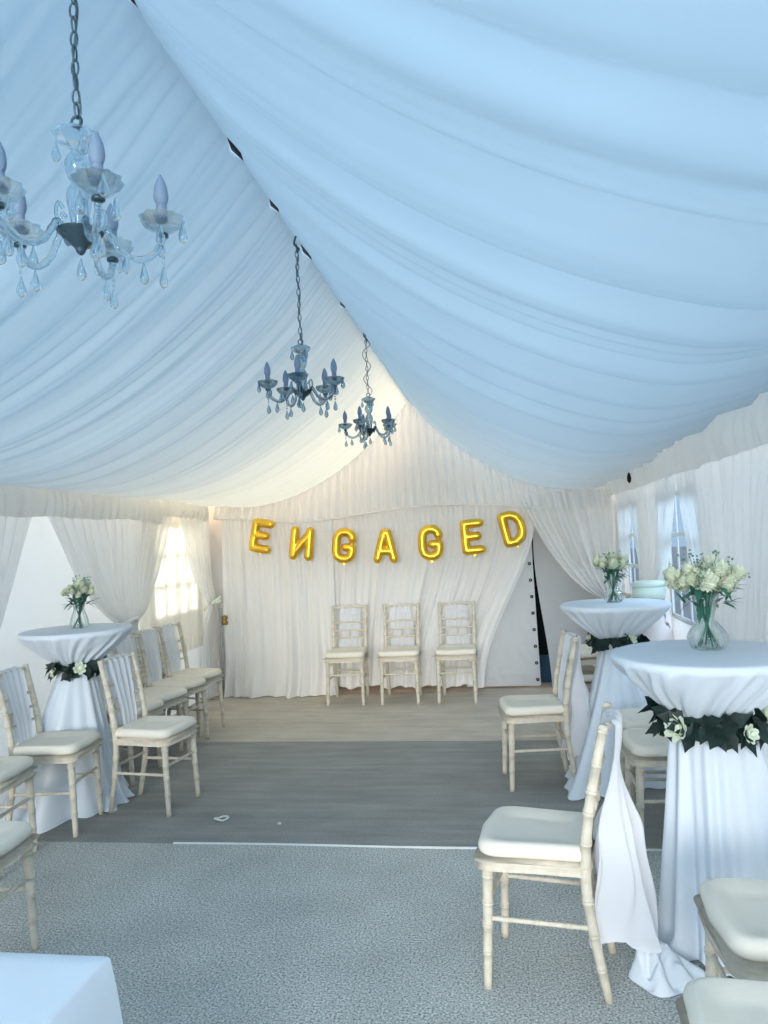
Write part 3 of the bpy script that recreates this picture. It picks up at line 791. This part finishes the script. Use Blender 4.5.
def bloom(b, c, r, seed, n=130):
    r_ = random.Random(seed); c = Vector(c)
    b.ball(tuple(c), r * 0.62, 10)
    for k in range(n):
        zz = 1 - 1.75 * (k + 0.5) / n; a = k * 2.39996; q = math.sqrt(max(0, 1 - zz * zz))
        d = Vector((q * math.cos(a), q * math.sin(a), zz)); s = d.cross(Vector((0.3, 0.1, 1))).normalized()
        u = s.cross(d); w = r * 0.15; tip = c + d * r * r_.uniform(0.85, 1.25) + u * r * r_.uniform(0.0, 0.3)
        b.add([c + d * r * 0.55 - s * w * 0.4, c + d * r * 0.55 + s * w * 0.4, c + d * r * 0.85 + s * w, tip, c + d * r * 0.85 - s * w],
              [(0, 1, 2, 4), (4, 2, 3)])
def vase_and_bouquet(x, y, z, shape, label_v, label_b, blooms, seed, H, spread):
    t = empty('flower_vase', (x, y, z)); tag(t, label_v, 'vase', 'glass vases of flowers')
    if shape == 'pinched':
        prof = [(0.035, 0.0), (0.058, 0.004), (0.072, 0.035), (0.070, 0.06), (0.045, 0.095), (0.028, 0.115), (0.030, 0.13), (0.042, 0.17), (0.052, 0.215)]
    elif shape == 'round':
        prof = [(0.03, 0.0), (0.05, 0.004), (0.062, 0.03), (0.060, 0.055), (0.038, 0.085), (0.028, 0.10), (0.036, 0.14), (0.046, 0.17)]
    else:
        prof = [(0.03, 0.0), (0.052, 0.004), (0.058, 0.03), (0.050, 0.07), (0.036, 0.11), (0.034, 0.13), (0.040, 0.16)]
    inner = [(max(0.003, r - 0.004), max(0.008, zz)) for r, zz in prof][::-1]
    flute = lambda a, zz: 1 + 0.035 * math.sin(12 * a + zz * 9) * (1 if zz < 0.11 else 0.3)
    b = MB(); b.lathe(smooth_prof(prof) + smooth_prof(inner), 48, rfn=flute); b.build('glass_body', 'vase', t)
    t2 = empty('flower_bouquet', (x, y, z)); tag(t2, label_b, 'flowers', 'bouquets in glass vases')
    r_ = random.Random(seed)
    neck = 0.115 if shape == 'pinched' else 0.10
    b = MB()
    for k in range(14):
        a = r_.uniform(0, 6.28); rr = r_.uniform(0.4, 1) * spread * 0.7
        b.tube(smooth_path([(0.035 * math.cos(a + 2.6), 0.035 * math.sin(a + 2.6), 0.012), (0.010 * math.cos(a), 0.010 * math.sin(a), neck), (0.03 * math.cos(a), 0.03 * math.sin(a), H * 0.72), (rr * math.cos(a), rr * math.sin(a), H)], 4), 0.0032, 5)
    b.build('stems', 'stem', t2)
    b = MB()
    for k in range(46):
        a = r_.uniform(0, 6.28); o = Vector((math.cos(a), math.sin(a), 0))
        p = o * r_.uniform(0.01, spread * 0.75) + Vector((0, 0, r_.uniform(neck + 0.04, H * 0.95)))
        leaf(b, p, o * r_.uniform(0.3, 1) + Vector((0, 0, r_.uniform(-0.4, 0.9))), Vector((0, 0, 1)), r_.uniform(0.04, 0.08), r_.uniform(0.02, 0.034))
    b.build('leaves', 'stem', t2)
    b = MB()
    for k in range(26):
        a = r_.uniform(0, 6.28); e = r_.uniform(0.2, 1.3); L_ = r_.uniform(0.5, 1.25) * spread
        e_ = Vector((math.cos(a) * math.cos(e), math.sin(a) * math.cos(e), math.sin(e))) * L_ + Vector((0, 0, H * 0.95))
        b.tube([(0, 0, H * 0.75), tuple(e_)], 0.0012, 4)
        for j in range(5):
            b.ball(tuple(e_ + Vector((r_.uniform(-1, 1), r_.uniform(-1, 1), r_.uniform(-1, 1))) * 0.016), r_.uniform(0.003, 0.0055), 6)
    b.build('filler_sprigs', 'sprig', t2)
    blooms = list(blooms) + [(r_.uniform(-1, 1) * spread, r_.uniform(-0.6, 0.6) * spread, H + r_.uniform(-0.02, 0.075), r_.uniform(0.018, 0.034)) for _ in range(9)]
    for k, (bx, by, bz, br) in enumerate(blooms):
        b = MB(); bloom(b, (bx, by, bz), br, seed + k); b.build('bloom', 'bloom', t2)
def smooth_prof(p, n=4):
    return [(max(0.002, v.x), v.z) for v in smooth_path([(r, 0, z) for r, z in p], n)]
vase_and_bouquet(TN[0] + 0.025, TN[1] + 0.06, 1.0765, 'pinched', 'fluted clear glass vase on the nearest cocktail table', 'large bunch of cream blooms in the vase on the nearest cocktail table',
    [(0.0, -0.06, 0.257, 0.052), (0.07, -0.03, 0.247, 0.05), (-0.05, -0.02, 0.272, 0.046), (0.03, 0.02, 0.307, 0.05), (-0.10, 0.02, 0.257, 0.045), (0.085, 0.04, 0.287, 0.045), (-0.02, 0.07, 0.272, 0.05), (0.11, -0.04, 0.282, 0.036), (-0.125, -0.02, 0.287, 0.034), (0.04, -0.075, 0.302, 0.038)], 41, 0.255, 0.125)
vase_and_bouquet(TF[0] + 0.0, TF[1] + 0.02, 1.0765, 'round', 'round based clear glass vase on the far right cocktail table', 'small bunch of cream blooms in the vase on the far right cocktail table',
    [(0.0, -0.05, 0.245, 0.045), (0.06, -0.02, 0.235, 0.042), (-0.06, -0.01, 0.25, 0.044), (0.02, 0.03, 0.285, 0.042), (-0.03, 0.05, 0.27, 0.04), (-0.10, -0.01, 0.265, 0.032), (0.075, 0.0, 0.275, 0.036)], 52, 0.24, 0.10)
vase_and_bouquet(TL[0] + 0.01, TL[1] + 0.02, 1.0765, 'conical', 'clear glass vase on the left cocktail table', 'loose bunch of small white and green flowers on the left cocktail table',
    [(0.05, -0.02, 0.245, 0.030), (0.085, 0.0, 0.225, 0.026), (0.03, -0.05, 0.215, 0.022), (-0.03, -0.03, 0.235, 0.020), (0.06, 0.04, 0.25, 0.028), (-0.07, 0.0, 0.24, 0.018), (0.0, 0.03, 0.26, 0.022), (-0.05, 0.03, 0.26, 0.018)], 63, 0.22, 0.105)

# floral draped pedestal with pale round box at the right wall
b = MB(); b.lathe(smooth_prof([(0.22, 0.01), (0.19, 0.35), (0.15, 0.75), (0.12, 1.0), (0.10, 1.055), (0.06, 1.06)]), 64, (0.985, 5.42, 0), rfn=lambda a, z: 1 + 0.05 * math.sin(9 * a + z) * max(0, 1 - z))
tag(b.build('draped_pedestal', 'floral'), 'slim pedestal wrapped in pale floral cloth at the right wall between the two cocktail tables', 'pedestal')
t = empty('round_box', (0.985, 5.42, 1.0605)); tag(t, 'pale green round box on the floral pedestal, half hidden by bouquet', 'box')
b = MB(); b.lathe([(0.01, 0.0), (0.105, 0.0), (0.110, 0.004), (0.111, 0.085)], 36); b.build('box_base', 'box', t)
b = MB(); b.lathe([(0.1125, 0.084), (0.113, 0.105), (0.108, 0.115), (0.08, 0.122), (0.01, 0.126)], 36); b.build('lid', 'box', t)

# foreground table with white cloth at the bottom left
TX0, TX1, TY0, TY1, TZ = -2.0, -0.82, 0.66, 1.42, 0.752
t = empty('dining_table', ((TX0 + TX1) / 2, (TY0 + TY1) / 2, 0)); tag(t, 'rectangular table under the plain white cloth in the bottom left corner', 'table')
w, d = (TX1 - TX0) / 2 - 0.02, (TY1 - TY0) / 2 - 0.02
b = MB(); b.box(-w, w, -d, d, TZ - 0.03, TZ - 0.006); b.build('table_top', 'wood', t, smooth=False)
for sx in (-1, 1):
    for sy in (-1, 1):
        b = MB(); b.tube([(sx * (w - 0.08), sy * (d - 0.08), 0), (sx * (w - 0.08), sy * (d - 0.08), TZ - 0.03)], 0.02, 10); b.build('leg', 'wood', t)
b = MB(); NP = 160; rows = []
def rect_pt(u, g):
    X0, X1, Ya, Yb = TX0 - g, TX1 + g, TY0 - g, TY1 + g
    p = u * 4; k = int(p) % 4; f = p - int(p)
    c = [(X0, Ya), (X1, Ya), (X1, Yb), (X0, Yb)]; a, e = c[k], c[(k + 1) % 4]
    return lerp(a[0], e[0], f), lerp(a[1], e[1], f)
cx, cy = (TX0 + TX1) / 2, (TY0 + TY1) / 2
for k in (0.02, 0.3, 0.6, 0.9, 0.985):
    rows.append([(cx + (rect_pt(i / NP, 0)[0] - cx) * k, cy + (rect_pt(i / NP, 0)[1] - cy) * k, TZ) for i in range(NP)])
rows.append([(*rect_pt(i / NP, 0.0), TZ - 0.002) for i in range(NP)])
rows.append([(*rect_pt(i / NP, 0.004), TZ - 0.008) for i in range(NP)])
for j in range(1, 13):
    v = j / 12; row = []
    for i in range(NP):
        u = i / NP; f = (u * 4) % 1; cr = 1 - min(f, 1 - f) * 2
        g = 0.006 + 0.025 * v * cr ** 3 + v * 0.018 * math.sin(u * 70 + 2 * math.sin(u * 19)) + 0.045 * v
        row.append((*rect_pt(u, g), lerp(TZ - 0.008, 0.05, v)))
    rows.append(row)
loops(b, rows); b.f.pop()
tag(b.build('tablecloth', 'linen', angle=70), 'plain pale cloth on the rectangular table in the bottom left corner', 'tablecloth')

# paper loop on the carpet
b = MB(); b.tube([(-1.66 + 0.034 * math.cos(a) + 0.008 * math.sin(3 * a), 4.14 + 0.03 * math.sin(a), 0.010 + 0.004 * math.sin(2 * a)) for a in [2 * PI * i / 18 for i in range(18)]], 0.0055, 6, True)
tag(b.build('paper_loop', 'paper'), 'small white paper loop dropped on the carpet left of the aisle', 'litter')
b = MB(); b.ball((-1.30, 4.08, 0.008), 0.012, 8, 0.6); tag(b.build('paper_scrap', 'paper'), 'tiny white paper scrap on the dark carpet right of the paper loop', 'litter')

# ------------------------------------------------------------------ gold letters
LET = {
 'E': [[(0.19, 0.33), (0, 0.33), (0, 0), (0.19, 0)], [(0, 0.17), (0.15, 0.17)]],
 'N': [[(0, 0), (0, 0.33)], [(0.20, 0), (0.20, 0.33)], [(0.0, 0.03), (0.20, 0.30)]],   # hung back to front, as in the photo
 'G': [[(0.205, 0.255), (0.19, 0.30), (0.145, 0.335), (0.07, 0.335), (0.02, 0.30), (0.0, 0.24), (0.0, 0.09), (0.02, 0.03), (0.07, 0.0), (0.14, 0.0), (0.19, 0.03), (0.205, 0.08), (0.205, 0.145), (0.12, 0.145)]],
 'A': [[(0, 0), (0.085, 0.33), (0.125, 0.33), (0.21, 0)], [(0.05, 0.10), (0.16, 0.10)]],
 'D': [[(0, 0), (0, 0.33), (0.10, 0.33), (0.17, 0.29), (0.20, 0.22), (0.20, 0.11), (0.17, 0.04), (0.10, 0.0), (0.0, 0.0)]],
}
def balloon(ch, x, z, rot, label, sc=0.80):
    b = MB(); r = 0.056
    xs = [p[0] for s in LET[ch] for p in s]; cx = (min(xs) + max(xs)) / 2
    for st in LET[ch]:
        P = []
        for i in range(len(st) - 1):
            for k in range(8): P.append((lerp(st[i][0], st[i + 1][0], k / 8) - cx, 0, lerp(st[i][1], st[i + 1][1], k / 8) - 0.165))
        P.append((st[-1][0] - cx, 0, st[-1][1] - 0.165))
        b.tube(P, r, 14)
        for e in (P[0], P[-1]): b.ball(e, r * 0.98, 14)
        for i in range(8, len(P) - 1, 8): b.ball(P[i], r * 0.99, 12)
    t = empty('letter_balloon', (x, YB - 0.28, z), 0); t.rotation_euler = (0, R(rot), 0); t.scale = (sc, sc, sc)
    tag(t, label, 'balloon', 'gold foil letter balloons')
    o = b.build('foil_body', 'gold', t)
    m = o.modifiers.new('Remesh', 'REMESH'); m.mode = 'VOXEL'; m.voxel_size = 0.008; m.use_smooth_shade = True
    m = o.modifiers.new('Smooth', 'SMOOTH'); m.iterations = 8; m.factor = 0.5
    b = MB(); b.add([(-0.012, 0, -0.20), (0.012, 0, -0.20), (0.02, 0.004, -0.245), (0.0, -0.004, -0.236), (-0.02, 0.004, -0.245)], [(0, 1, 2, 3), (0, 3, 4)])
    if ch in 'EGD': b.build('filling_tab', 'gold', t)
    return t
spec = [('E', -2.43, 1.652, 12, 'gold foil letter E balloon leaning right, first in the word'),
        ('N', -2.01, 1.555, 7, 'gold foil letter N balloon hung back to front'),
        ('G', -1.57, 1.512, 6, 'gold foil letter G balloon between the backward letter and the A'),
        ('A', -1.147, 1.49, 2, 'gold foil letter A balloon in the middle of the word'),
        ('G', -0.695, 1.50, 0, 'gold foil letter G balloon right of the A'),
        ('E', -0.275, 1.54, -3, 'gold foil letter E balloon next to the D'),
        ('D', 0.118, 1.605, -12, 'gold foil letter D balloon ending the word')]
for a in spec: balloon(*a)
b = MB(); pts = smooth_path([(-2.75, YB - 0.26, 1.83)] + [(x + 0.02, YB - 0.235, z + 0.14) for _, x, z, _, _ in spec] + [(0.45, YB - 0.26, 1.84)], 6)
b.tube(pts, 0.002, 5); tag(b.build('balloon_string', 'white'), 'thin white string threading through all the gold letters', 'string')

# ------------------------------------------------------------------ chandeliers
def drop_mesh():
    b = MB(); b.lathe([(0.001, 0.0), (0.003, -0.006), (0.0075, -0.02), (0.0115, -0.034), (0.0115, -0.042), (0.007, -0.050), (0.001, -0.053)], 8); return b
def chandelier(y, ztop, rot, label, gm, bm, cs=1.0, loose=False, x=-0.835, zc=2.295):
    t = empty('chandelier', (x, y, zc)); tag(t, label, 'chandelier', 'crystal chandeliers along the ridge')
    def put(b, name, mat, par=t, smooth=True, angle=None): return b.build(name, mat, par, smooth, angle)
    t.scale = (cs, cs, cs)
    # chain
    b = MB(); z = 0.17; k = 0; zt = (ztop - zc) / cs
    while z < zt:
        L_, W_ = 0.040, 0.010
        pts = []
        for i in range(12):
            a = 2 * PI * i / 12; px = W_ * math.cos(a) * 0.8; pz = (L_ / 2 - 0.003) * math.sin(a)
            pts.append((px, 0.001, z + L_ / 2 + pz) if k % 2 else (0.001, px, z + L_ / 2 + pz))
        b.tube(pts, 0.0024, 5, True); z += L_ - 0.009; k += 1
    put(b, 'chain', 'chain')
    b = MB()
    amp = 0.03 if loose else 0.008
    b.tube(smooth_path([(amp * math.sin(i * 1.7) * (1 if 0 < i < 9 else 0.2), 0.006 + amp * 0.4 * math.cos(i * 2.3), lerp(0.15, zt, i / 9)) for i in range(10)], 5), 0.0024, 6); put(b, 'cable', 'chain')
    b = MB(); b.tube(smooth_path([(0, 0, zt - 0.03), (0.012, 0, zt - 0.015), (0.0, 0, zt), (-0.01, 0, zt + 0.02), (0, 0, zt + 0.05)], 5), 0.005, 6); put(b, 'ceiling_hook', 'metal')
    # column
    fl8 = lambda a, z: 1 + 0.08 * math.cos(10 * a)
    b = MB(); b.lathe(smooth_prof([(0.006, 0.155), (0.020, 0.150), (0.042, 0.140), (0.045, 0.132), (0.030, 0.116), (0.016, 0.108), (0.010, 0.100)], 3), 30, rfn=fl8); put(b, 'crown_dish', gm)
    b = MB(); b.tube([(0.012 * math.cos(a), 0, 0.166 + 0.012 * math.sin(a)) for a in [2 * PI * i / 12 for i in range(12)]], 0.0028, 6, True); put(b, 'hanging_ring', 'metal')
    b = MB(); b.lathe(smooth_prof([(0.010, 0.102), (0.018, 0.095), (0.026, 0.072), (0.020, 0.045), (0.013, 0.035), (0.020, 0.022), (0.024, 0.0), (0.018, -0.04), (0.014, -0.07), (0.012, -0.080)], 3), 20, rfn=fl8); put(b, 'glass_column', gm)
    b = MB(); b.lathe(smooth_prof([(0.004, -0.070), (0.044, -0.068), (0.044, -0.073), (0.026, -0.090), (0.012, -0.104), (0.009, -0.112), (0.003, -0.118)], 3), 24); put(b, 'metal_bowl', 'metal')
    dm = drop_mesh().mesh('crystal_drop', gm)
    def drop(par, p, wire=0.0):
        o = bpy.data.objects.new('crystal_drop', dm); COL.objects.link(o); o.parent = par; o.location = (p[0], p[1], p[2] - wire); o.scale = (0.9, 0.9, 0.9)
        return o
    for k in range(6):
        a = k * PI / 3 + 0.3; drop(t, (0.043 * math.cos(a), 0.043 * math.sin(a), 0.126)) if k % 2 else None
    drop(t, (0, 0, -0.125))
    for k in range(5):
        a = 2 * PI * k / 5 + rot; ca, sa = math.cos(a), math.sin(a)
        P = lambda r, z: (r * ca, r * sa, z)
        b = MB(); pts = smooth_path([P(0.030, -0.088), P(0.048, -0.060), P(0.060, -0.075), P(0.082, -0.108), P(0.115, -0.122), P(0.146, -0.108), P(0.162, -0.082), P(0.165, -0.060)], 5)
        b.tube(pts, [0.0075 * (1 + 0.10 * math.sin(i * 1.9)) for i in range(len(pts))], 8); arm = put(b, 'arm', gm)
        b = MB(); b.lathe(smooth_prof([(0.007, -0.062), (0.016, -0.060), (0.034, -0.048), (0.044, -0.034), (0.045, -0.028), (0.036, -0.024), (0.012, -0.026)], 3), 30, P(0.165, 0), rfn=fl8); put(b, 'drip_pan', gm, arm)
        b = MB(); b.lathe([(0.004, -0.073), (0.013, -0.070), (0.013, -0.064), (0.005, -0.058)], 12, P(0.165, 0)); put(b, 'arm_cap', 'metal', arm)
        b = MB(); b.lathe([(0.0115, -0.028), (0.0115, -0.004), (0.0105, 0.002)], 14, P(0.165, 0)); put(b, 'candle_sleeve', bm, arm)
        b = MB(); b.lathe(smooth_prof([(0.0105, 0.0), (0.0145, 0.010), (0.0155, 0.022), (0.0125, 0.042), (0.006, 0.058), (0.001, 0.066)], 3), 14, P(0.165, 0)); put(b, 'bulb', bm, arm)
        for da, rr in ((0.0, 0.208), (0.20, 0.165), (-0.20, 0.165), (0.0, 0.125)):
            drop(arm, (rr * math.cos(a + da), rr * math.sin(a + da), -0.034 if rr > 0.13 and da == 0 else (-0.055 if rr > 0.13 else -0.128)))
        b = MB()
        for j in range(5): b.ball(P(0.165, -0.078 - j * 0.012), 0.0045, 6)
        put(b, 'bead_strand', gm, arm); drop(arm, P(0.165, -0.134))
        b = MB(); b.tube(smooth_path([P(0.040, -0.075), P(0.052, -0.045), P(0.046, -0.02), P(0.036, -0.03)], 4), 0.004, 6); put(b, 'glass_scroll', gm, arm)
    return t
chandelier(1.436, 2.93, R(-48), 'nearest crystal chandelier hanging at the upper left', 'glass', 'bulb')
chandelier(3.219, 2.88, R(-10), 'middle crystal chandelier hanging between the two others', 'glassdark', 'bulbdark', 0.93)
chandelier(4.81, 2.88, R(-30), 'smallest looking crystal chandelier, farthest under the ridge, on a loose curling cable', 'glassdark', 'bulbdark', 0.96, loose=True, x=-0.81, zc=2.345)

# ------------------------------------------------------------------ light
w = bpy.data.worlds.new('daylight'); scene.world = w; w.use_nodes = True
bg = w.node_tree.nodes['Background']; bg.inputs[0].default_value = (0.58, 0.78, 1.0, 1); bg.inputs[1].default_value = 1.15
def area(name, loc, target, size, sy, power, col):
    l = bpy.data.lights.new(name, 'AREA'); l.shape = 'RECTANGLE'; l.size = size; l.size_y = sy; l.energy = power; l.color = col
    o = bpy.data.objects.new(name, l); COL.objects.link(o); o.location = loc
    o.rotation_euler = (Vector(target) - Vector(loc)).to_track_quat('-Z', 'Y').to_euler()
    return o
area('roof_daylight', (-2.4, 1.9, 4.4), (-1.9, 1.9, 0), 2.6, 5.6, 55, (0.50, 0.76, 1.0))
area('roof_warm_fill_back', (-2.0, 7.0, 4.4), (-1.7, 6.8, 0), 2.8, 1.5, 560, (1.0, 0.58, 0.27))  # added warm lamp above the lining, warms the back of the ceiling
area('entrance_top_fill', (-0.9, -1.3, 2.75), (-0.9, 2.3, 0.0), 3.4, 0.9, 240, (0.80, 0.91, 1.0))  # added lamp high at the open end, lights floor and tabletops from above
area('entrance_daylight', (-0.9, -1.55, 1.3), (-0.9, 7, 0.6), 3.6, 2.0, 40, (0.86, 0.94, 1.0))
area('corner_window_glow', (-4.2, 6.9, 2.2), (-2.6, 6.7, 1.3), 1.2, 1.2, 40, (1.0, 0.76, 0.36))

area('side_daylight_right', (3.4, 4.2, 3.3), (1.19, 4.2, 1.3), 1.6, 8.5, 680, (0.95, 0.97, 1.0)).rotation_euler.rotate_axis('Z', PI / 2)
area('side_daylight_left', (-5.4, 4.2, 3.3), (-3.15, 4.2, 1.3), 1.6, 8.5, 430, (1.0, 0.96, 0.90)).rotation_euler.rotate_axis('Z', PI / 2)
sl = bpy.data.lights.new('entrance_low_fill', 'SUN'); sl.energy = 3.4; sl.angle = R(24); sl.color = (1.0, 0.95, 0.87)  # added low sun lamp behind the camera, brightens the back wall
so = bpy.data.objects.new('entrance_low_fill', sl); COL.objects.link(so); so.rotation_euler = Vector((-0.03, 1, -0.10)).to_track_quat('-Z', 'Y').to_euler()

# ------------------------------------------------------------------ camera
f, pi_, ro, ya, hh = 750.8, 0.037, 0.048, 0.153, 1.553
F = Vector((-math.sin(ya) * math.cos(pi_), math.cos(ya) * math.cos(pi_), math.sin(pi_)))
R0 = Vector((math.cos(ya), math.sin(ya), 0)); U0 = R0.cross(F)
Rc = R0 * math.cos(ro) - U0 * math.sin(ro); Uc = R0 * math.sin(ro) + U0 * math.cos(ro)
cam = bpy.data.cameras.new('camera'); co = bpy.data.objects.new('camera', cam); COL.objects.link(co)
cam.sensor_fit = 'VERTICAL'; cam.sensor_height = 36; cam.lens = f / 1024 * 36; cam.clip_start = 0.05; cam.clip_end = 300
m = Matrix((Rc, Uc, -F)).transposed().to_4x4(); m.translation = (0, 0, hh); co.matrix_world = m
scene.camera = co
scene.view_settings.view_transform = 'Standard'; scene.view_settings.look = 'None'
scene.view_settings.exposure = 0.0; scene.view_settings.gamma = 1.0
scene.cycles.use_denoising = True
scene.cycles.max_bounces = 10; scene.cycles.transparent_max_bounces = 16
scene.cycles.sample_clamp_indirect = 6
